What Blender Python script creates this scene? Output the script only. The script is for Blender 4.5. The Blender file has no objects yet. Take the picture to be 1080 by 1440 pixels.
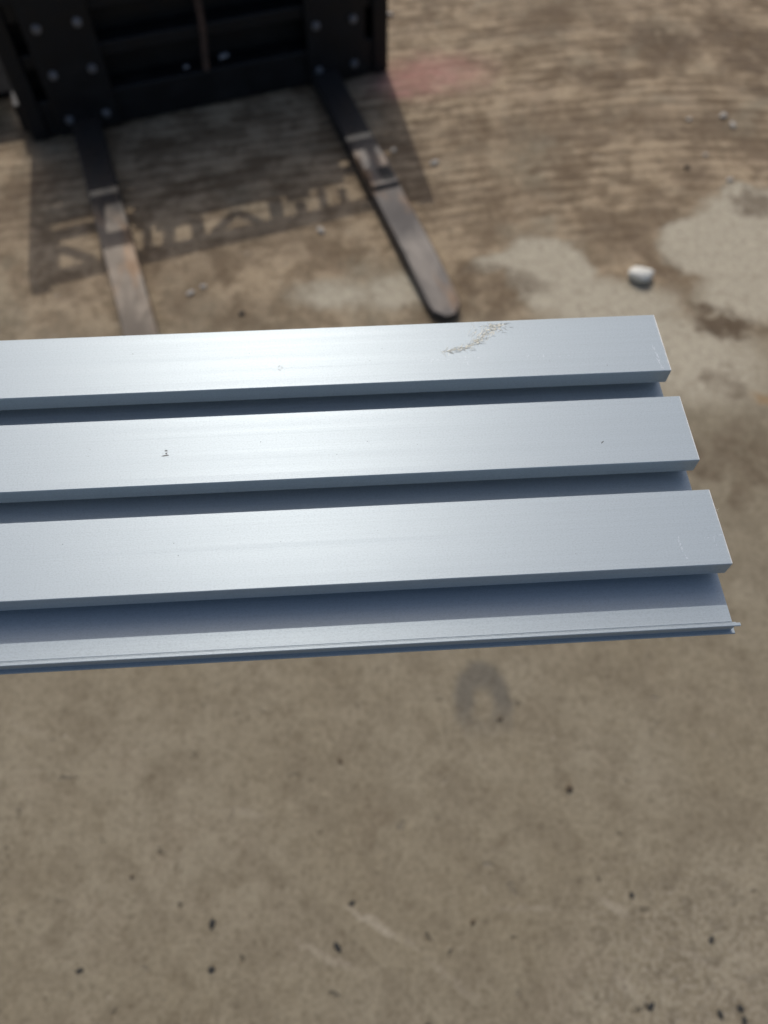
import bpy, bmesh, math, random
from mathutils import Vector, Matrix
R = math.radians
random.seed(7)
sc = bpy.context.scene
col = sc.collection

# ------------------------------------------------------------------ camera
PITCH, ROLL, F = R(59.85), R(0.20), 1101.2
cam_d = bpy.data.cameras.new('camera')
cam = bpy.data.objects.new('camera', cam_d); col.objects.link(cam)
cam_d.sensor_fit = 'VERTICAL'; cam_d.sensor_height = 36; cam_d.sensor_width = 27
cam_d.lens = F/1440*36
cam_d.clip_start = .01; cam_d.clip_end = 500
cr, sr = math.cos(ROLL), math.sin(ROLL)
fw = Vector((0, math.cos(PITCH), -math.sin(PITCH))); u0 = Vector((0, math.sin(PITCH), math.cos(PITCH))); r0 = Vector((1, 0, 0))
CR = r0*cr+u0*sr; CU = -r0*sr+u0*cr
CH = 1.5
cam.matrix_world = Matrix(((CR.x, CU.x, -fw.x, 0), (CR.y, CU.y, -fw.y, 0), (CR.z, CU.z, -fw.z, CH), (0, 0, 0, 1)))
cam_d.dof.use_dof = True
cam_d.dof.focus_distance = .445
cam_d.dof.aperture_fstop = cam_d.lens/5.0
sc.camera = cam

# ------------------------------------------------------------------ light
SUN_EL, SUN_AZ = R(50), R(-12)          # azimuth from +Y towards +X
w = bpy.data.worlds.new('World'); sc.world = w; w.use_nodes = True
nt = w.node_tree; bg = nt.nodes['Background']
sky = nt.nodes.new('ShaderNodeTexSky'); sky.sky_type = 'NISHITA'; sky.sun_disc = False
sky.sun_elevation = SUN_EL; sky.sun_rotation = SUN_AZ
sky.air_density = 1.0; sky.dust_density = 4; sky.ozone_density = 1.0
nt.links.new(sky.outputs[0], bg.inputs[0]); bg.inputs[1].default_value = .14
sd = bpy.data.lights.new('sun', 'SUN'); sd.energy = 2.5; sd.angle = R(.5); sd.color = (1, .95, .88)
so = bpy.data.objects.new('sun', sd); col.objects.link(so)
sdir = Vector((math.sin(SUN_AZ)*math.cos(SUN_EL), math.cos(SUN_AZ)*math.cos(SUN_EL), math.sin(SUN_EL)))
so.rotation_euler = sdir.to_track_quat('Z', 'Y').to_euler(); so.location = sdir*8
sc.view_settings.view_transform = 'Standard'; sc.view_settings.look = 'None'
sc.view_settings.exposure = -0.48; sc.view_settings.gamma = 1

# ------------------------------------------------------------------ helpers
def ground(u, v, z=0.0):
    """place of the ground point that the photograph shows at pixel (u, v) - used only to lay out the plan"""
    d = fw + CR*((u-540)/F) - CU*((v-720)/F)
    k = (z-CH)/d.z
    return (d.x*k, d.y*k)

def tag(o, label=None, cat=None, group=None, kind=None):
    if label: o['label'] = label
    if cat: o['category'] = cat
    if group: o['group'] = group
    if kind: o['kind'] = kind
    return o

def link(name, bm, mat, parent=None, smooth=False):
    me = bpy.data.meshes.new(name); bmesh.ops.recalc_face_normals(bm, faces=bm.faces)
    bm.to_mesh(me); bm.free()
    if mat: me.materials.append(mat)
    if smooth:
        for p in me.polygons: p.use_smooth = True
    o = bpy.data.objects.new(name, me); col.objects.link(o)
    if parent: o.parent = parent
    return o

def empty(name, mw):
    o = bpy.data.objects.new(name, None); col.objects.link(o); o.matrix_world = mw; o.empty_display_size = .1
    return o

def prism(bm, pts, x0, x1):
    """pts: outline in (y, z), extruded along x"""
    a = [bm.verts.new((x0, y, z)) for y, z in pts]; b = [bm.verts.new((x1, y, z)) for y, z in pts]
    n = len(pts)
    bm.faces.new(a); bm.faces.new(b[::-1])
    for i in range(n): bm.faces.new((a[i], b[i], b[(i+1) % n], a[(i+1) % n]))

def box(bm, x0, x1, y0, y1, z0, z1, bev=0):
    r = bmesh.ops.create_cube(bm, size=1, matrix=Matrix.Translation(((x0+x1)/2, (y0+y1)/2, (z0+z1)/2)) @ Matrix.Diagonal((x1-x0, y1-y0, z1-z0, 1)))
    if bev:
        es = list({e for v in r['verts'] for e in v.link_edges})
        bmesh.ops.bevel(bm, geom=es, offset=bev, segments=2, affect='EDGES', profile=.5)

def tube(bm, pts, r, n=6, caps=True):
    rings = []
    for i, p in enumerate(pts):
        p = Vector(p); a = Vector(pts[max(i-1, 0)]); b = Vector(pts[min(i+1, len(pts)-1)])
        t = (b-a).normalized(); s = t.cross(Vector((0, 0, 1)))
        if s.length < .01: s = t.cross(Vector((0, 1, 0)))
        s.normalize(); q = s.cross(t)
        rr = r[i] if isinstance(r, (list, tuple)) else r
        rings.append([bm.verts.new(p+(s*math.cos(k*2*math.pi/n)+q*math.sin(k*2*math.pi/n))*rr) for k in range(n)])
    for A, B in zip(rings, rings[1:]):
        for k in range(n): bm.faces.new((A[k], A[(k+1) % n], B[(k+1) % n], B[k]))
    if caps: bm.faces.new(rings[0][::-1]); bm.faces.new(rings[-1])

# ------------------------------------------------------------------ node helper
class N:
    def __init__(s, name):
        s.m = bpy.data.materials.new(name); s.m.use_nodes = True; s.t = s.m.node_tree
        s.b = s.t.nodes['Principled BSDF']
    def node(s, typ, **k):
        n = s.t.nodes.new(typ)
        for a, b in k.items(): setattr(n, a, b)
        return n
    def set(s, sock, v):
        if isinstance(v, bpy.types.NodeSocket): s.t.links.new(v, sock)
        elif v is not None: sock.default_value = v
    def math(s, op, a, b=None, c=None, clamp=False):
        n = s.node('ShaderNodeMath', operation=op, use_clamp=clamp)
        for i, v in enumerate((a, b, c)):
            if v is not None: s.set(n.inputs[i], v)
        return n.outputs[0]
    def vec(s, op, a, b=None):
        n = s.node('ShaderNodeVectorMath', operation=op); s.set(n.inputs[0], a)
        if b is not None:
            if op == 'SCALE': s.set(n.inputs[3], b)
            else: s.set(n.inputs[1], b)
        return n.outputs['Value'] if op in ('LENGTH', 'DISTANCE', 'DOT_PRODUCT') else n.outputs[0]
    def noise(s, co, scale, detail=4, rough=.55, dist=0, colour=False):
        n = s.node('ShaderNodeTexNoise'); s.set(n.inputs['Vector'], co)
        n.inputs['Scale'].default_value = scale; n.inputs['Detail'].default_value = detail
        n.inputs['Roughness'].default_value = rough; n.inputs['Distortion'].default_value = dist
        return n.outputs['Color' if colour else 'Fac']
    def ramp(s, v, lo, hi, a=0., b=1., smooth=True):
        n = s.node('ShaderNodeMapRange', interpolation_type='SMOOTHSTEP' if smooth else 'LINEAR', clamp=True)
        s.set(n.inputs[0], v); s.set(n.inputs[1], lo); s.set(n.inputs[2], hi); s.set(n.inputs[3], a); s.set(n.inputs[4], b)
        return n.outputs[0]
    def mix(s, f, a, b, mode='MIX'):
        n = s.node('ShaderNodeMix', data_type='RGBA', blend_type=mode)
        s.set(n.inputs[0], f)
        for i, v in ((6, a), (7, b)):
            s.set(n.inputs[i], (*v, 1) if isinstance(v, tuple) and len(v) == 3 else v)
        return n.outputs[2]
    def mapping(s, co, loc=(0, 0, 0), rot=(0, 0, 0), scale=(1, 1, 1), typ='POINT'):
        n = s.node('ShaderNodeMapping', vector_type=typ); s.set(n.inputs[0], co)
        n.inputs[1].default_value = loc; n.inputs[2].default_value = rot; n.inputs[3].default_value = scale
        return n.outputs[0]
    def blob(s, co, c, rx, ry, rot=0, soft=.35):
        """1 inside an ellipse, 0 outside, soft rim"""
        v = s.mapping(co, (c[0], c[1], 0), (0, 0, rot), (rx, ry, 1e3), 'TEXTURE')
        return s.ramp(s.vec('LENGTH', v), 1-soft, 1+soft, 1., 0.)
    def objco(s): return s.node('ShaderNodeTexCoord').outputs['Object']
    def bump(s, h, dist, strength=1.):
        n = s.node('ShaderNodeBump'); s.set(n.inputs['Height'], h); n.inputs['Distance'].default_value = dist
        n.inputs['Strength'].default_value = strength
        s.t.links.new(n.outputs[0], s.b.inputs['Normal'])

# ------------------------------------------------------------------ ground material
def concrete():
    m = N('concrete'); o = m.objco()
    P = m.vec('MULTIPLY', o, (1, 1, 0))
    wob = m.vec('SCALE', m.vec('SUBTRACT', m.noise(P, 9, 6, .68, colour=True), (.5, .5, .5)), .24)
    W = m.vec('MULTIPLY', m.vec('ADD', P, wob), (1, 1, 0))
    wob2 = m.vec('SCALE', m.vec('SUBTRACT', m.noise(P, 22, 4, .6, colour=True), (.5, .5, .5)), .075)
    W2 = m.vec('MULTIPLY', m.vec('ADD', P, wob2), (1, 1, 0))
    sep = m.node('ShaderNodeSeparateXYZ'); m.set(sep.inputs[0], W); X, Y = sep.outputs[0], sep.outputs[1]
    # clean concrete: sand-grey, cloudy
    big = m.noise(P, 2.3, 5, .6); mid = m.noise(P, 11, 5, .62, .4); fine = m.noise(P, 85, 5, .7); grain = m.noise(P, 420, 3, .7)
    c = m.mix(m.ramp(big, .32, .68), (.300, .262, .205), (.345, .310, .256))
    c = m.mix(m.ramp(mid, .42, .64, 0, .7), c, (.255, .222, .178))
    c = m.mix(m.ramp(m.noise(P, 5.1, 4, .6, .8), .52, .7, 0, .35), c, (.36, .315, .262))
    # coordinates that follow the combed mud: rows rise to the right and level out further right
    sx = m.node('ShaderNodeSeparateXYZ'); m.set(sx.inputs[0], P)
    dx = m.math('SUBTRACT', sx.outputs[0], 1.0)
    bend = m.math('MULTIPLY', m.math('SQRT', m.math('ADD', m.math('MULTIPLY', dx, dx), .12)), .24)
    yc = m.math('ADD', m.math('ADD', sx.outputs[1], bend), m.math('MULTIPLY', m.noise(P, 3.5, 3, .5), .05))
    cv = m.node('ShaderNodeCombineXYZ'); m.set(cv.inputs[0], sx.outputs[0]); m.set(cv.inputs[1], yc)
    C_ = cv.outputs[0]
    row = m.math('SINE', m.math('MULTIPLY', yc, 2*math.pi/.046))
    st = m.noise(m.mapping(C_, scale=(3.2, 17, 1)), 1.6, 5, .62, .1)
    st2 = m.noise(m.mapping(C_, scale=(5.0, 34, 1)), 1.3, 3, .6, .05)
    ribs = m.math('ADD', m.math('MULTIPLY', m.math('MULTIPLY', row, m.ramp(m.noise(P, 4.4, 2), .35, .55, .3, 1.)), .065), m.math('MULTIPLY', m.math('SUBTRACT', st2, .5), .45))
    rz = m.ramp(Y, 1.5, 2.0)
    ribs = m.math('MULTIPLY', ribs, rz)
    # brown earth film further out
    far = m.ramp(Y, 1.16, 1.62)
    n1 = m.noise(P, 3.6, 6, .62, .6)
    film = m.math('MULTIPLY', far, m.ramp(n1, .22, .52))
    br = m.mix(m.ramp(m.math('ADD', m.noise(P, 8, 7, .72, .3), m.math('MULTIPLY', ribs, .55)), .42, .58), (.490, .395, .300), (.250, .190, .136))
    br = m.mix(m.ramp(big, .5, .72, 0, .6), br, (.47, .375, .295))
    # worn clean patches through the film
    patches = None
    for (u, v, rx, ry, rot, so_) in [(775, 385, .120, .150, .35, .14), (715, 362, .11, .035, .35, .3), (855, 430, .18, .09, 0, .4), (1000, 345, .15, .13, .35, .12), (1050, 285, .075, .085, .5, .12),
                                     (1090, 330, .22, .20, 0, .15), (1050, 415, .13, .10, .3, .35), (560, 408, .09, .06, .2, .5), (960, 500, .20, .14, -.3, .5), (470, 415, .10, .045, 0, .7)]:
        b = m.blob(W2, ground(u, v), rx, ry, rot, so_)
        patches = b if patches is None else m.math('MAXIMUM', patches, b)
    film = m.math('MULTIPLY', film, m.math('SUBTRACT', 1., m.math('MULTIPLY', patches, .92)))
    c = m.mix(film, c, br)
    c = m.mix(m.math('MULTIPLY', patches, .85), c, (.58, .54, .48))
    # dark earthy blotches
    dk = None
    for (u, v, rx, ry, rot, a) in [(1020, 455, .085, .035, -.5, 1), (1050, 640, .07, .07, 0, .55), (1020, 540, .035, .06, .4, .6), (975, 640, .04, .06, .2, .65),
                                   (690, 395, .12, .05, -.1, .65), (865, 330, .09, .10, .3, .45), (930, 380, .05, .05, .4, .6), (1060, 290, .05, .05, 0, .8),
                                   (930, 60, .10, .10, 0, .9), (1040, 60, .10, .16, .2, .9), (840, 110, .10, .08, .3, .75), (760, 180, .22, .07, 0, .5),
                                   (960, 180, .20, .06, 0, .6), (720, 275, .16, .06, .1, .4), (1060, 130, .08, .03, 0, .8), (1035, 690, .03, .04, 0, .6),
                                   (250, 380, .12, .06, 0, .35), (640, 440, .1, .04, 0, .4), (800, 20, .18, .1, .3, .5), (20, 300, .06, .14, 0, .4),
                                   (300, 440, .2, .05, 0, .3), (520, 1155, .03, .02, 0, .25)]:
        b = m.math('MULTIPLY', m.blob(W, ground(u, v), rx*1.15, ry*1.15, rot, .45), a)
        dk = b if dk is None else m.math('MAXIMUM', dk, b)
    dk = m.math('MULTIPLY', dk, m.ramp(m.noise(P, 20, 6, .7, .5), .36, .50, .25, 1.))
    c = m.mix(m.math('MULTIPLY', dk, .9), c, (.125, .088, .060))
    mud = m.math('MULTIPLY', m.ramp(m.math('ADD', m.noise(m.mapping(C_, scale=(1, 1.5, 1)), 4.3, 7, .70, .25), m.math('MULTIPLY', ribs, .55)), .485, .58), m.ramp(Y, 1.55, 2.0))
    bare = m.math('SUBTRACT', 1., patches)
    mud = m.math('MULTIPLY', mud, bare); rz2 = m.math('MULTIPLY', rz, bare)
    c = m.mix(m.math('MULTIPLY', mud, .74), c, (.165, .118, .080))
    # combed rows of the dried mud
    zone = m.math('MULTIPLY', rz2, m.ramp(m.noise(P, 3.1, 4, .55), .40, .58, .2, 1.))
    c = m.mix(m.math('MULTIPLY', m.math('MULTIPLY', m.ramp(row, .0, .9), zone), .22), c, (.17, .122, .085))
    c = m.mix(m.math('MULTIPLY', m.math('MULTIPLY', m.ramp(st2, .54, .64), zone), .35), c, (.58, .475, .372))
    c = m.mix(m.math('MULTIPLY', m.math('MULTIPLY', m.ramp(st, .50, .60), zone), .35), c, (.16, .115, .080))
    # red chalk smear by the forks
    pk = m.math('MAXIMUM', m.blob(W2, ground(600, 106), .17, .095, .25, .8), m.blob(W2, ground(556, 124), .08, .045, -.5, .5))
    pk = m.math('MULTIPLY', pk, m.ramp(m.noise(m.mapping(P, rot=(0, 0, .3), scale=(1, 3, 1)), 14, 4, .6), .3, .62, .35, .95))
    c = m.mix(m.math('MULTIPLY', pk, .80), c, (.50, .25, .25))
    # horseshoe-shaped grey mark
    hc = ground(680, 992)
    W3 = m.vec('MULTIPLY', m.vec('ADD', P, m.vec('SCALE', m.vec('SUBTRACT', m.noise(P, 30, 4, .6, colour=True), (.5, .5, .5)), .03)), (1, 1, 0))
    hv = m.mapping(W3, (hc[0], hc[1], 0), (0, 0, R(4)), (.050, .080, 1e3), 'TEXTURE')
    hs = m.node('ShaderNodeSeparateXYZ'); m.set(hs.inputs[0], hv)
    rad = m.vec('LENGTH', hv)
    ring = m.math('MULTIPLY', m.ramp(rad, .22, .62), m.ramp(rad, .95, 1.30, 1., 0.))
    ring = m.math('MULTIPLY', ring, m.ramp(hs.outputs[1], -1.0, .2))
    c = m.mix(m.math('MULTIPLY', ring, .72), c, (.150, .144, .140))
    f2 = m.noise(P, 34, 6, .72, .3); f3 = m.noise(P, 130, 4, .7)
    # pale scuffs
    sc_ = None
    for (u1, v1, u2, v2, wd, a) in [(496, 1280, 575, 1328, .006, .7), (430, 1330, 505, 1368, .007, .45), (600, 1345, 660, 1400, .006, .3),
                                    (845, 1262, 880, 1285, .007, .55), (870, 1380, 900, 1400, .008, .4), (700, 1275, 770, 1278, .005, .35),
                                    (955, 1335, 1000, 1360, .006, .3), (10, 1010, 60, 1040, .008, .2), (330, 1140, 370, 1150, .008, .3)]:
        a1, a2 = Vector(ground(u1, v1)), Vector(ground(u2, v2)); d = a2-a1
        b = m.math('MULTIPLY', m.blob(W3, (a1+a2)/2, d.length*.6, wd, math.atan2(d.y, d.x), .6), a)
        sc_ = b if sc_ is None else m.math('MAXIMUM', sc_, b)
    c = m.mix(m.math('MULTIPLY', m.math('MULTIPLY', sc_, m.ramp(f2, .40, .55, .25, 1.)), .8), c, (.60, .55, .50))
    # rust spot
    c = m.mix(m.math('MULTIPLY', m.blob(W2, ground(1074, 560), .025, .014, 0, .8), .6), c, (.36, .22, .10))
    c = m.mix(m.ramp(f2, .50, .64, 0, .50), c, m.mix(1., c, (.70, .67, .63), 'MULTIPLY'))
    c = m.mix(m.ramp(f2, .46, .34, 0, .45), c, m.mix(1., c, (1.22, 1.22, 1.22), 'MULTIPLY'))
    c = m.mix(m.ramp(f3, .52, .62, 0, .60), c, m.mix(1., c, (.60, .57, .54), 'MULTIPLY'))
    rough_zone = m.blob(W, ground(990, 1380), .20, .16, .3, .7)
    c = m.mix(m.math('MULTIPLY', m.math('MULTIPLY', m.ramp(f3, .50, .42), rough_zone), .30), c, (.56, .52, .48))
    c = m.mix(m.math('MULTIPLY', m.math('MULTIPLY', m.ramp(f2, .52, .60), rough_zone), .28), c, (.14, .125, .11))
    # small pits and specks
    vo = m.node('ShaderNodeTexVoronoi'); m.set(vo.inputs['Vector'], W2); vo.inputs['Scale'].default_value = 26; vo.inputs['Randomness'].default_value = 1
    sv = m.node('ShaderNodeSeparateColor'); m.set(sv.inputs[0], vo.outputs['Color'])
    pit = m.math('MULTIPLY', m.ramp(vo.outputs['Distance'], .07, .21, 1., 0.), m.ramp(sv.outputs[0], .40, .95, 0, .85))
    pit = m.math('MULTIPLY', pit, m.ramp(Y, 1.0, .25, .3, 1.))
    c = m.mix(pit, c, (.10, .085, .068))
    pal = m.math('MULTIPLY', m.ramp(vo.outputs['Distance'], .05, .18, 1., 0.), m.ramp(sv.outputs[1], .72, .97, 0, .6))
    p2 = m.ramp(m.noise(P, 48, 4, .6), .58, .70, 0, .5)
    c = m.mix(p2, c, (.17, .145, .115))
    c = m.mix(pal, c, (.50, .46, .41))
    # mottling and grain
    c = m.mix(m.ramp(fine, .35, .65, .0, .45), c, m.mix(1., c, (.62, .60, .58), 'MULTIPLY'))
    c = m.mix(m.ramp(grain, .35, .7, .0, .30), c, m.mix(1., c, (1.35, 1.33, 1.3), 'MULTIPLY'))
    c = m.mix(1., c, (.825, .805, .705), 'MULTIPLY')
    m.set(m.b.inputs['Base Color'], c)
    m.set(m.b.inputs['Roughness'], m.ramp(mid, .3, .7, .78, .92))
    m.b.inputs['Specular IOR Level'].default_value = .3
    h = m.math('ADD', m.math('MULTIPLY', fine, .5), m.math('MULTIPLY', grain, .2))
    h = m.math('ADD', h, m.math('MULTIPLY', m.math('MULTIPLY', st, zone), 2.2))
    h = m.math('SUBTRACT', h, m.math('MULTIPLY', pit, 1.2))
    m.bump(h, .004, .6)
    return m.m

# ------------------------------------------------------------------ other materials
def aluminium(name, seed, base=(.440, .502, .540)):
    m = N(name); o = m.mapping(m.objco(), loc=(seed*.37, seed*.11, 0))
    draw = m.noise(m.mapping(o, scale=(1.2, 900, 900)), 1, 4, .7)          # die lines along the length
    draw2 = m.noise(m.mapping(o, scale=(.9, 140, 140)), 1, 3, .6)
    speck = m.noise(m.mapping(o, scale=(1, 1.8, 1.8)), 880, 3, .8)
    cloud = m.noise(m.mapping(o, scale=(6, 30, 30)), 1, 4, .6)
    c = m.mix(m.ramp(draw, .3, .7, 0, .34), base, tuple(v*.84 for v in base))
    c = m.mix(m.ramp(cloud, .45, .75, 0, .25), c, tuple(v*.90 for v in base))
    c = m.mix(m.ramp(speck, .46, .64, 0, .40), c, tuple(v*.66 for v in base))
    vo = m.node('ShaderNodeTexVoronoi'); m.set(vo.inputs['Vector'], m.mapping(o, scale=(1, 1.2, 1.2))); vo.inputs['Scale'].default_value = 260
    sv = m.node('ShaderNodeSeparateColor'); m.set(sv.inputs[0], vo.outputs['Color'])
    fly = m.math('MULTIPLY', m.ramp(vo.outputs['Distance'], .03, .09, 1., 0.), m.ramp(sv.outputs[0], .90, .99, 0, .55))
    c = m.mix(fly, c, (.16, .17, .17))
    m.set(m.b.inputs['Base Color'], c)
    m.b.inputs['Metallic'].default_value = .29
    m.set(m.b.inputs['Roughness'], m.math('ADD', m.ramp(draw2, .3, .7, .425, .455), m.math('MULTIPLY', speck, .05)))
    m.b.inputs['Anisotropic'].default_value = .35
    vt = m.node('ShaderNodeVectorTransform', vector_type='VECTOR', convert_from='OBJECT', convert_to='WORLD')
    vt.inputs[0].default_value = (1, 0, 0); m.b.inputs['Anisotropic Rotation'].default_value = .25; m.b.inputs['Specular IOR Level'].default_value = .25
    m.t.links.new(vt.outputs[0], m.b.inputs['Tangent'])
    h = m.math('ADD', m.math('MULTIPLY', draw, .35), m.math('MULTIPLY', speck, 1.2))
    m.bump(h, .00009, .6)
    return m.m

def black_paint():
    m = N('black_paint'); o = m.objco()
    n = m.noise(o, 14, 5, .65); d = m.noise(o, 60, 4, .7)
    c = m.mix(m.ramp(n, .5, .72, 0, .5), (.006, .007, .009), (.022, .020, .019))
    c = m.mix(m.ramp(d, .62, .74, 0, .35), c, (.045, .034, .025))
    m.set(m.b.inputs['Base Color'], c); m.set(m.b.inputs['Roughness'], m.ramp(n, .35, .7, .42, .7))
    m.b.inputs['Specular IOR Level'].default_value = .35
    m.bump(d, .001, .3)
    return m.m

def fork_steel(name='worn_steel', ca=(.115, .102, .092), cb=(.078, .070, .067)):
    m = N(name); o = m.objco()
    n = m.noise(m.mapping(o, scale=(1, .45, 1)), 13, 6, .62, .3); e = m.noise(m.mapping(o, scale=(2.5, .5, 1)), 30, 4, .7)
    c = m.mix(m.ramp(n, .35, .65), ca, cb)
    c = m.mix(m.ramp(e, .62, .74, 0, .5), c, (.035, .032, .036))
    r1 = m.noise(m.mapping(o, scale=(1.3, .4, 1)), 9, 5, .6)
    c = m.mix(m.ramp(r1, .50, .66, 0, .75), c, (.22, .13, .065))
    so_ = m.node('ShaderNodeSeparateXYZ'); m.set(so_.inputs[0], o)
    heel_shade = m.ramp(m.math('ADD', so_.outputs[1], m.math('MULTIPLY', m.math('SUBTRACT', n, .5), .35)), -.52, -.36)
    c = m.mix(m.math('MULTIPLY', heel_shade, .90), c, (.014, .014, .015))  # shadow of the frame painted in: blade goes near-black towards the heel
    m.set(m.b.inputs['Base Color'], c)
    m.b.inputs['Metallic'].default_value = .25
    m.set(m.b.inputs['Roughness'], m.ramp(n, .3, .7, .48, .68))
    m.bump(e, .001, .4)
    return m.m

def simple(name, c1, c2, scale, rough=.8, metal=0, bump=.0006):
    m = N(name); o = m.objco(); n = m.noise(o, scale, 5, .65, .3)
    m.set(m.b.inputs['Base Color'], m.mix(m.ramp(n, .3, .7), c1, c2))
    m.b.inputs['Roughness'].default_value = rough; m.b.inputs['Metallic'].default_value = metal
    m.bump(n, bump, .6)
    return m.m

M_concrete = concrete()
M_al = aluminium('anodised_aluminium', 1)
M_black = black_paint()
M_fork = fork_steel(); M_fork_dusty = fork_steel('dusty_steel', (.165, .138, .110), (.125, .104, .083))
M_forkedge = simple('black_fork_edge', (.012, .013, .014), (.03, .028, .027), 30, .6)
M_zinc = simple('zinc_bolt', (.26, .27, .30), (.15, .16, .18), 60, .42, .6)
M_rubber = simple('matt_black', (.004, .004, .005), (.009, .009, .009), 30, .95)
M_rubber.node_tree.nodes['Principled BSDF'].inputs['Specular IOR Level'].default_value = .1
M_rust = simple('rusty_strut', (.05, .032, .024), (.10, .06, .045), 40, .8)
M_white = simple('white_stone', (.80, .79, .72), (.62, .60, .53), 45, .85, 0, .002)
M_pale = simple('pale_pebble', (.52, .49, .43), (.34, .31, .27), 90, .75, 0, .001)
M_dark = simple('dark_pebble', (.016, .018, .018), (.045, .042, .038), 120, .8, 0, .001)
M_brown = simple('brown_pebble', (.07, .05, .03), (.11, .08, .05), 120, .8, 0, .001)
M_fibre = simple('dried_fibre', (.90, .88, .78), (.78, .74, .60), 900, .9, 0, .0001)
M_fibred = simple('dark_fibre', (.30, .28, .24), (.42, .39, .32), 900, .9, 0, .0001)
M_nick = simple('bare_nick', (.05, .055, .06), (.12, .125, .13), 2000, .5, .4, .0001)
M_scr = simple('bright_scratch', (.66, .71, .76), (.60, .64, .69), 2000, .4, .4, .0001)

M_burr = simple('bare_aluminium', (.74, .75, .74), (.62, .63, .63), 900, .4, .5, .0001)
# ------------------------------------------------------------------ ground
bm = bmesh.new(); bmesh.ops.create_grid(bm, x_segments=40, y_segments=40, size=30)
tag(link('ground', bm, M_concrete), kind='structure')

# ------------------------------------------------------------------ aluminium profile
Xa = Vector((.9979, .0642, -.0070)).normalized(); Ya = Vector((-.0642, .9979, .0005)); Ya = (Ya-Xa*Xa.dot(Ya)).normalized(); Za = Xa.cross(Ya)
O = Vector((.1769, .3717, CH-.38))
MW = Matrix(((Xa.x, Ya.x, Za.x, O.x), (Xa.y, Ya.y, Za.y, O.y), (Xa.z, Ya.z, Za.z, O.z), (0, 0, 0, 1)))
WS, PT, DP, TH, LEN = .0476, .0677, .01915, .0114, 2.6
prof = empty('aluminium_profile', MW)
tag(prof, 'silver anodised aluminium extrusion with three raised slats and a cut right end', 'aluminium profile')

def closed_section(bm, outer, holes_box, x0, x1):
    """outline with an optional rectangular bore, so the sawn end shows a hollow"""
    prism(bm, outer, x0, x1)

c_ = .00035
for i in range(3):
    y1 = -i*PT; y0 = y1-WS; bm = bmesh.new(); wl = .0020; a = .010
    # head of the slat: four walls round a bore, top and lower edges chamfered
    prism(bm, [(y0, -c_), (y0+c_, 0), (y1-c_, 0), (y1, -c_), (y1, -TH+c_), (y1-c_, -TH), (y1-a, -TH), (y1-a, -TH+wl), (y1-wl, -TH+wl), (y1-wl, -wl),
               (y0+wl, -wl), (y0+wl, -TH+wl), (y0+a, -TH+wl), (y0+a, -TH), (y0+c_, -TH), (y0, -TH+c_)], -LEN, 0)
    # stem walls down to the base plate
    for s in (y0+a, y1-a-wl): box(bm, -LEN, 0, s, s+wl, -DP+.00005, -TH+wl*.999 if False else -TH+.0001)
    link('slat', bm, M_al, prof)
    bm = bmesh.new()      # bright sawn burr along the cut end
    rb = random.Random(40+i); nb = 16
    for q in range(nb):
        ya, yb = y0+.0004+(WS-.0008)*q/nb, y0+.0004+(WS-.0008)*(q+1)/nb; e = rb.uniform(.00015, .00040)
        box(bm, -e, .00015, ya, yb-.00002, -.0010, .00004+rb.uniform(0, .00006))
    tag(link('sawn_burr', bm, M_burr, prof), kind='stuff')
bm = bmesh.new()
YB = -.2092
prism(bm, [(.004, -DP-.003), (.004, -DP), (YB, -DP), (YB, -DP-.003)], -LEN, 0)
link('base_plate', bm, M_al, prof)
# edge channel: rounded lip, recessed web, lower flange
bm = bmesh.new(); t_ = .0010; x1 = .0040
zt = -DP+.0006
prism(bm, [(YB-.0003, zt-t_), (YB-.0003, zt-.0002), (YB-.0006, zt), (YB-.0019, zt), (YB-.0022, zt-.0003), (YB-.0022, zt-t_+.0002), (YB-.0020, zt-t_)], -LEN, x1)
link('edge_lip', bm, M_al, prof)
bm = bmesh.new()
prism(bm, [(YB+.0005, zt-t_-.0001), (YB-.0010, zt-t_-.0001), (YB-.0010, zt-.0089), (YB+.0005, zt-.0089)], -LEN, .0022)
link('edge_web', bm, M_al, prof)
bm = bmesh.new()
prism(bm, [(YB+.0008, zt-.0102), (YB+.0008, zt-.0090), (YB-.0028, zt-.0090), (YB-.0031, zt-.0093), (YB-.0031, zt-.0102)], -LEN, .0041)
link('edge_flange', bm, M_al, prof)

# small raised drawing rib near the edge on the base plate
bm = bmesh.new()
prism(bm, [(YB+.0004, -DP-.0001), (YB+.0006, -DP+.00028), (YB+.0011, -DP+.00028), (YB+.0013, -DP-.0001)], -LEN, -.0003)
link('edge_rib', bm, M_al, prof)

def onslat(u, v, z=0.0):
    """local (x, y) on the slat tops for a mark that the photograph shows at (u, v)"""
    d = fw + CR*((u-540)/F) - CU*((v-720)/F); P0 = Vector((0, 0, CH))
    Oz = O+Za*z; k = (Oz-P0).dot(Za)/d.dot(Za); q = P0+d*k-O
    return q.dot(Xa), q.dot(Ya)

def flake(bm, pts, z=.00006, th=.0001):
    a = [bm.verts.new((x, y, z)) for x, y in pts]; b = [bm.verts.new((x, y, z-th)) for x, y in pts]
    bm.faces.new(a); bm.faces.new(b[::-1]); n = len(pts)
    for i in range(n): bm.faces.new((a[i], b[i], b[(i+1) % n], a[(i+1) % n]))
def px(pts, z=0): return [onslat(u, v, z) for u, v in pts]

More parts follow.
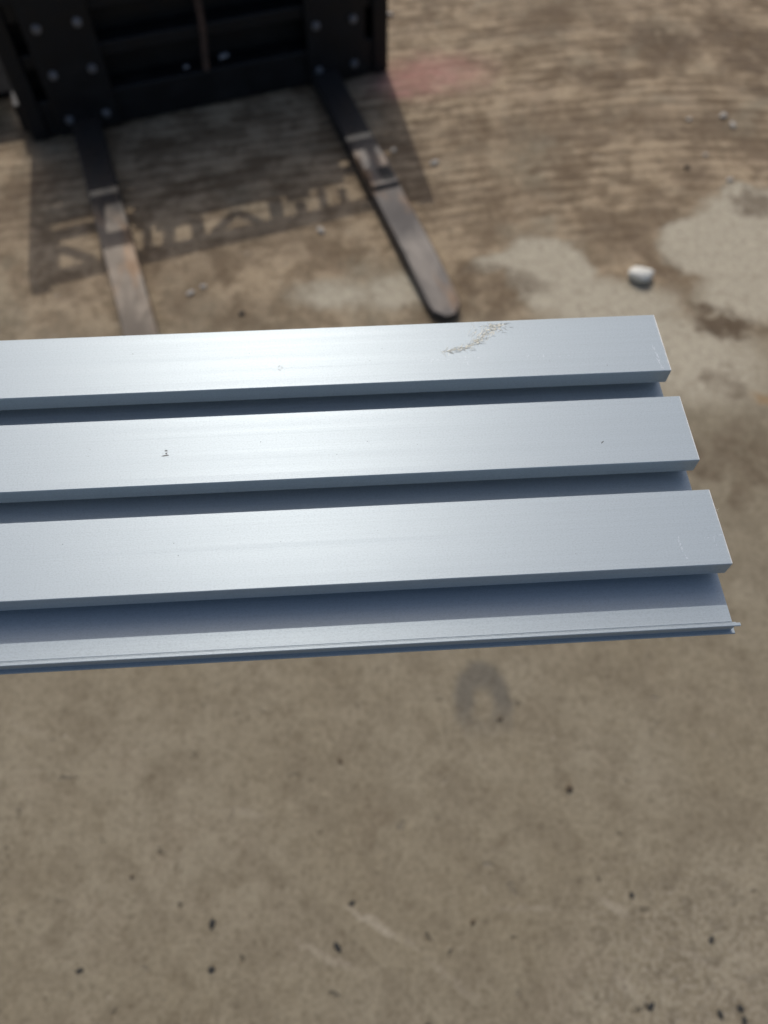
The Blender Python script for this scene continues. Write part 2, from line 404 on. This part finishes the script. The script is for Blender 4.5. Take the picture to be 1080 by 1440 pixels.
bm = bmesh.new()
flake(bm, px([(226.5, 641.6), (231, 639.9), (236, 639.3), (238, 640.3), (235, 641.3), (230, 642)]))
flake(bm, px([(231, 634.4), (233.5, 632.4), (236.4, 634.3), (233.5, 635)])); flake(bm, px([(232, 637), (235.6, 636.2), (234.6, 638.9), (233.4, 639.1)]))
tag(link('nick', bm, M_nick, prof), 'small dark nick in the middle slat towards the left')
bm = bmesh.new()
flake(bm, px([(845.2, 623.2), (846.6, 621.2), (848.8, 619.8), (849, 620.8), (847.3, 622.8), (846, 623.8)]))
tag(link('nick', bm, M_nick, prof), 'tiny dark nick in the middle slat near its cut end')
bm = bmesh.new()
for k in range(9):
    t = k/9*2*math.pi
    p = [(394+3.0*math.cos(t+d)*f, 517.5+3.6*math.sin(t+d)*f) for d, f in ((0, 1), (.5, 1.05), (.5, .75), (0, .7))]
    if k % 3 != 1: flake(bm, px(p))
tag(link('ring_mark', bm, simple('grey_mark', (.36, .37, .36), (.30, .31, .31), 900, .8), prof), 'faint grey ring mark on the top slat')
bm = bmesh.new()
rs = random.Random(3)
def scratch(bm, u1, v1, u2, v2, n, w):
    for k in range(n):
        t = rs.random(); u = u1+(u2-u1)*t+rs.gauss(0, .7); v = v1+(v2-v1)*t+rs.gauss(0, .7)
        l = rs.uniform(1.2, 4)/max(1, math.hypot(u2-u1, v2-v1)); du, dv = (u2-u1)*l, (v2-v1)*l
        flake(bm, px([(u, v), (u+du, v+dv), (u+du+w, v+dv+w*.4), (u+w, v+w*.3)]), .00004, .00008)
scratch(bm, 914, 478, 928, 510, 14, .5); scratch(bm, 922, 503, 931, 518, 6, .7)
tag(link('scratch', bm, M_scr, prof), kind='stuff')
bm = bmesh.new()
scratch(bm, 953, 754, 958, 771, 9, .7); scratch(bm, 960, 775, 968, 788, 6, .8); scratch(bm, 985, 757, 1016, 751, 7, .6); scratch(bm, 1003, 752, 1008, 768, 4, .5)
tag(link('scratch', bm, M_scr, prof), kind='stuff')
bm = bmesh.new()
scratch(bm, 590, 508, 680, 503, 12, .5); scratch(bm, 654, 499, 657, 512, 3, .4); scratch(bm, 735, 500, 800, 500, 8, .6); scratch(bm, 763, 495, 765, 505, 2, .4)
tag(link('scratch', bm, M_scr, prof), kind='stuff')
bm = bmesh.new()
for _ in range(26):   # loose flecks of dirt on the slats
    u = rs.uniform(20, 900); v = rs.choice([rs.uniform(490, 520), rs.uniform(606, 645), rs.uniform(745, 790)]); s = rs.uniform(.35, .8)
    flake(bm, px([(u-s, v), (u, v-s*.8), (u+s, v-s*.2), (u+s*.2, v+s*.8)]), .00004, .00008)
tag(link('dirt_fleck', bm, M_nick, prof), kind='stuff')

# dried fibrous smear near the back edge of the top slat
rf = random.Random(11)
smear = empty('dried_residue', MW)
tag(smear, 'pale yellowish dried fibrous smear stuck to the top slat by its back edge', 'residue')
def strands(mat, n, seed, name):
    r_ = random.Random(seed); bm = bmesh.new()
    path = [(618, 495.5), (640, 492), (660, 487), (676, 478), (684, 468), (692, 459), (712, 455)]
    for k in range(n):
        t = r_.random()**.75*5.7 + .1; i = min(int(t), 5); f = t-i
        u = path[i][0]*(1-f)+path[i+1][0]*f; v = path[i][1]*(1-f)+path[i+1][1]*f
        wd = 1.2 if t < 1 else (3.6 if t < 3 else 7.0)
        u += r_.gauss(0, wd); v += r_.gauss(0, wd*.55); v = max(v, 455.5+(712-u)*.03)
        ang = math.atan2(path[i+1][1]-path[i][1], path[i+1][0]-path[i][0]) + r_.gauss(0, .55)
        L = r_.uniform(3, 11) if t < 3.2 else r_.uniform(2, 8); cur = r_.gauss(0, .12); pts = []
        z = r_.uniform(.00001, .00006)
        for s in range(6):
            x, y = onslat(u, v); y = min(y, -.0004)
            pts.append((x, y, z*math.sin(math.pi*(s+.5)/6)+.00005))
            u += math.cos(ang)*L/5; v += math.sin(ang)*L/5; ang += cur+r_.gauss(0, .12)
        rr = r_.uniform(.00005, .00010)
        tube(bm, pts, [rr*.5, rr, rr, rr, rr, rr*.4], 4)
    return tag(link(name, bm, mat, smear), kind='stuff')
bm = bmesh.new(); rq = random.Random(21)
for k in range(100):
    t = 5.7*rq.random()**.6; pth = [(618, 495.5), (640, 492), (660, 487), (676, 478), (684, 468), (692, 459), (712, 455)]
    i = int(t); f = t-i; u = pth[i][0]*(1-f)+pth[i+1][0]*f; v = pth[i][1]*(1-f)+pth[i+1][1]*f
    wd = .8 if t < 1 else (2.6 if t < 3 else 5.5); u += rq.gauss(0, wd); v = max(v+rq.gauss(0, wd*.5), 456.5+(712-u)*.03); s_ = rq.uniform(.4, 1.7); n_ = 7; an = math.atan2(pth[i+1][1]-pth[i][1], pth[i+1][0]-pth[i][0])+rq.gauss(0, .4)
    P_ = []
    for q in range(n_):
        ex, ey = s_*2.2*math.cos(q*2*math.pi/n_)*rq.uniform(.5, 1.2), s_*.55*math.sin(q*2*math.pi/n_)*rq.uniform(.4, 1.2)
        P_.append(onslat(u+ex*math.cos(an)-ey*math.sin(an), v+ex*math.sin(an)+ey*math.cos(an)))
    flake(bm, [(x, min(y, -.0005)) for x, y in P_], .00003+k*.0000004, .00002)
tag(link('residue_film', bm, simple('residue_film', (.70, .69, .60), (.80, .77, .66), 700, .85, 0, .0001), smear), kind='stuff')
strands(M_fibre, 210, 5, 'pale_fibre'); strands(M_fibred, 26, 9, 'dark_fibre')
# fine fibre caught on the cut end
bm = bmesh.new()
for (p, q, r2) in [((1003, 714), (1008, 712), (1012, 717)), ((1004, 718), (1009, 715), (1013, 713)), ((1002, 716), (1007, 719), (1011, 721))]:
    pts = [(*onslat(*t, 0), -.001-.0005*k) for k, t in enumerate((p, q, r2))]
    tube(bm, pts, .00006, 4)
fb = link('fibre_tuft', bm, M_fibre); fb.matrix_world = MW
tag(fb, 'tiny tuft of pale fibre caught on the cut end of the bottom slat', 'fibre')

# ------------------------------------------------------------------ fork attachment
th = R(19.5)
FO = Vector((-1.0666, 2.1651, 0))
FM = Matrix.Translation(FO) @ Matrix.Rotation(th, 4, 'Z')      # local x along the frame, local -y towards the fork tips
att = empty('fork_attachment', FM)
tag(att, 'black steel pallet fork frame standing on the concrete with two forks lying flat', 'fork attachment')
WF = 1.14
def part(name, fn, mat=M_black, parent=att, smooth=False):
    bm = bmesh.new(); fn(bm); return link(name, bm, mat, parent, smooth)
# end columns
for x0 in (0.0, WF-.05):
    part('column', lambda b: box(b, x0, x0+.05, -.0, .09, .004, .785, .004))
# rails on the front
part('rail', lambda b: box(b, .0505, WF-.0505, .005, .075, .006, .115, .006))
part('rail', lambda b: box(b, .0505, WF-.0505, .012, .080, .205, .245, .005))
part('rail', lambda b: box(b, .0505, WF-.0505, .012, .080, .330, .385, .005))
part('rail', lambda b: box(b, .0505, WF-.0505, .002, .014, .510, .557, .002))
part('rail', lambda b: box(b, .0505, WF-.0505, .002, .016, .700, .760, .002))
part('back_plate', lambda b: box(b, .0505, WF-.0505, .0805, .092, .004, .40, 0))
part('back_plate', lambda b: box(b, .0505, WF-.0505, .001, .0115, .3855, .468, 0))
part('back_plate', lambda b: box(b, .285, .90, .0145, .022, .384, .600, 0))
# teeth and braces between the upper rails, known from the shadow they throw
def brace(x0, z0, x1, z1, wd):
    def f(b):
        d = Vector((x1-x0, z1-z0)); n = Vector((-d.y, d.x)).normalized()*wd/2
        pr = [(x0+n.x, z0+n.y), (x1+n.x, z1+n.y), (x1-n.x, z1-n.y), (x0-n.x, z0-n.y)]
        A = [b.verts.new((x, .0035, z)) for x, z in pr]; B = [b.verts.new((x, .0125, z)) for x, z in pr]
        b.faces.new(A); b.faces.new(B[::-1])
        for k in range(4): b.faces.new((A[k], B[k], B[(k+1) % 4], A[(k+1) % 4]))
    return f
for (xa, za, xb, zb, wd) in [(.315, .559, .315, .699, .026), (.378, .601, .374, .699, .034), (.455, .601, .458, .699, .038), (.502, .695, .57, .615, .030),
                             (.57, .615, .635, .695, .026), (.684, .601, .684, .699, .040), (.755, .640, .757, .699, .030), (.825, .601, .822, .699, .026),
                             (.885, .62, .885, .699, .022), (.20, .559, .20, .699, .03), (.075, .60, .165, .69, .030), (.99, .559, .99, .699, .03),
                             (.34, .612, .44, .606, .024), (.72, .612, .79, .606, .024)]:
    part('brace', brace(xa, za, xb, zb, wd))
part('gusset', lambda b: box(b, .0505, .075, .003, .013, .5575, .7115, .002))
part('gusset', lambda b: box(b, 1.04, 1.0895, .003, .013, .5575, .7115, .002))
# rusty middle strut and pin
def strut(b): tube(b, [(.556, .004, .118), (.568, .004, .24), (.572, .006, .42)], .011, 8)
part('strut', strut, M_rust)
part('pin', lambda b: tube(b, [(.600, -.004, .150), (.628, -.004, .154)], .007, 8), M_zinc)
part('pin', lambda b: tube(b, [(.490, -.002, .140), (.505, -.002, .142)], .006, 8), M_zinc)
# ledge that sticks out behind the left column
part('side_ledge', lambda b: box(b, -.45, -.0005, .11, .75, .085, .105, .004), M_rubber)
part('ledge_bracket', lambda b: box(b, -.02, -.0005, .03, .1095, .02, .105, .002))
# bolt plates, each with hexagon bolts
def hexbolt(b, x, z):
    def ring(r, n, y, off=0): return [b.verts.new((x+r*math.cos(k*2*math.pi/n+off), y, z+r*math.sin(k*2*math.pi/n+off))) for k in range(n)]
    w0, w1 = ring(.0135, 16, -.0100), ring(.0135, 16, -.0128)
    h0, h1, h2 = ring(.0100, 6, -.0129, .3), ring(.0100, 6, -.0195, .3), ring(.0080, 6, -.0208, .3)
    for A, B in ((w0, w1), (h0, h1), (h1, h2)):
        n = len(A)
        for k in range(n): b.faces.new((A[k], A[(k+1) % n], B[(k+1) % n], B[k]))
    b.faces.new(w0[::-1]); b.faces.new(w1); b.faces.new(h2); b.faces.new(h0[::-1])
for (p0, p1, xs) in ((.085, .270, (.122, .232)), (.872, 1.060, (.904, 1.022))):
    pl = part('bolt_plate', lambda b: box(b, p0, p1, -.0100, .0045, .012, .43, .003))
    for z in (.056, .192, .320):
        for x in xs:
            part('bolt', lambda b: hexbolt(b, x, z), M_zinc, pl)
# forks: shank up the frame, blade on the ground, tapering to a rounded tip
def fork_mesh(x0, x1, LB):
    top = bmesh.new(); n = 44
    cx, hw = (x0+x1)/2, (x1-x0)/2
    secs = []
    for k in range(n+1):
        s = k/n; y = -.012 - s*LB
        wd = hw
        if s > .945:
            q = (s-.945)/.055; wd = hw*(.35+.65*math.sqrt(max(0, 1-q*q)))
        elif s > .70: wd = hw
        zt = .052-.012*s - (.014*((s-.80)/.20) if s > .80 else 0); zb = .012+.004*(s > .9)
        secs.append((y, wd, zt, zb))
    rings = []
    for (y, wd, zt, zb) in secs:
        e = .004
        rings.append([top.verts.new(p) for p in ((cx-wd, y, zb), (cx-wd, y, zt-e), (cx-wd+e, y, zt), (cx+wd-e, y, zt), (cx+wd, y, zt-e), (cx+wd, y, zb))])
    for A, B in zip(rings, rings[1:]):
        for k in range(6): top.faces.new((A[k], A[(k+1) % 6], B[(k+1) % 6], B[k]))
    top.faces.new(rings[0][::-1]); top.faces.new(rings[-1])
    for f in top.faces:
        f.normal_update()
    return top
for (x0, x1) in ((.122, .208), (.878, .964)):
    bm = fork_mesh(x0, x1, 1.085)
    bmesh.ops.recalc_face_normals(bm, faces=bm.faces)
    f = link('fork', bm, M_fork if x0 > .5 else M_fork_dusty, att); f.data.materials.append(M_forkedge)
    for p in f.data.polygons:
        if abs(p.normal.z) < .5: p.material_index = 1
    if x0 > .5: part('added_step', lambda b: (box(b, x0+.004, x1-.004, -.60, -.455, .044, .0575, .003)), M_fork, f)  # step added where the frame shadow leaves a lit patch
    if x0 > .5: part('shade_square', lambda b: (box(b, x0+.040, x1-.010, -.585, -.53, .0580, .0605, .001)), M_black, f)  # black sheet stands in for the shaded square on the step
    part('shank', lambda b: box(b, x0+.002, x1-.002, -.0400, -.0220, .0125, .050, .002), M_black, f)

# ------------------------------------------------------------------ stones
def stone(name, u, v, r, mat, seed, flat=.6, asp=None):
    rr = random.Random(seed); turn = asp is None; asp = asp or rr.uniform(.85, 1.7); bm = bmesh.new()
    bmesh.ops.create_icosphere(bm, subdivisions=3 if r > .012 else 2, radius=1)
    ax = [Vector((rr.gauss(0, 1), rr.gauss(0, 1), rr.gauss(0, 1))).normalized() for _ in range(9)]; k = [rr.uniform(.62, .9) for _ in ax]
    for vt in bm.verts:
        for a_, kk in zip(ax, k):
            d = vt.co.dot(a_)
            if d > kk: vt.co -= a_*(d-kk)*.8
        vt.co *= 1+rr.uniform(-.03, .03)
    rot = Matrix.Rotation(rr.uniform(0, 3.1) if turn else 0, 4, 'Z')
    bmesh.ops.transform(bm, matrix=rot @ Matrix.Diagonal((r*asp, r*(.85 if turn else 1), r*flat, 1)), verts=bm.verts)
    o = link(name, bm, mat, None, True); x, y = ground(u, v, r*flat*.5)
    zmin = min(q.co.z for q in o.data.vertices)
    o.location = (x, y, -zmin-.0008)
    return o
tag(stone('stone', 901, 389, .029, M_white, 4, .62, 1.25), 'large white stone on the bare patch right of the fork tips', 'stone')
for k, (u, v, r, lab) in enumerate([
    (268, 412, .0100, 'small white pebble, left one of the pair between the forks'),
    (286, 403, .0115, 'small white pebble, right one of the pair between the forks'),
    (451, 324, .0120, 'pale pebble just beyond the long thin shadow bar between the forks'),
    (611, 229, .0120, 'lone white pebble right of the frame shadow and the right fork'),
    (11, 131, .0150, 'white pebble beside the lower left edge of the black frame'),
    (1017, 163, .0150, 'roundest white pebble in the brown mud at upper right'),
    (1030, 176, .0140, 'flat pale pebble just below the round white one at upper right'),
    (969, 168, .0100, 'small tan pebble left of the white pebbles at upper right'),
    (992, 218, .0095, 'small pale pebble beneath the white pebble cluster at upper right'),
    (1026, 253, .0110, 'pale pebble at the tip of the light patch at right edge'),
    (548, 20, .0130, 'pale pebble touching the right edge of the black frame'),
    (553, 212, .0130, 'pale stone put in place of a sunlit spot beside the right fork')]):  # last stone is added in place of a sunlit spot in the shadow
    tag(stone('pebble', u, v, r*.82, M_pale, 20+k, .5), lab, 'pebble', 'pale pebbles lying on the concrete')
for k, (u, v, r, mt, lab) in enumerate([
    (298, 1299, .0068, M_dark, 'largest black pebble on the clean concrete at lower left'),
    (297, 1363, .0058, M_dark, 'black pebble directly below the largest black one'),
    (474, 1331, .0058, M_dark, 'black pebble below the pale scuff near the bottom middle'),
    (495, 1270, .0046, M_dark, 'dark pebble just above the pale diagonal scuff'),
    (112, 1365, .0046, M_dark, 'small dark pebble near the lower left corner'),
    (185, 1233, .0042, M_brown, 'small brown pebble up and left of the largest black one'),
    (478, 1070, .0044, M_brown, 'small brown pebble on the concrete below the middle of the slats'),
    (801, 1109, .0085, M_brown, 'elongated brown fragment below the right half of the profile'),
    (703, 1011, .0050, M_brown, 'dark pebble on the right arm of the horseshoe mark'),
    (888, 1258, .0055, M_dark, 'dark pebble right of centre in the lower part'),
    (665, 1297, .0050, M_brown, 'brown pebble in the lower middle right of the scuffs'),
    (1000, 1321, .0055, M_dark, 'dark pebble near the right edge above the corner cluster'),
    (915, 1415, .0055, M_dark, 'dark pebble at the bottom edge left of the corner cluster'),
    (1013, 1426, .0062, M_dark, 'flat dark pebble, left one of the lower right corner cluster'),
    (1041, 1417, .0058, M_dark, 'dark pebble, upper one of the lower right corner cluster'),
    (1047, 1435, .0056, M_dark, 'dark pebble at the very lower right corner'),
    (340, 441, .0090, M_dark, 'dark pebble between the forks just beyond the back of the profile'),
    (966, 235, .0110, M_brown, 'dark brown clod in the mud at upper right')]):
    tag(stone('pebble', u, v, r, mt, 50+k, .5), lab, 'pebble', 'dark pebbles lying on the concrete')
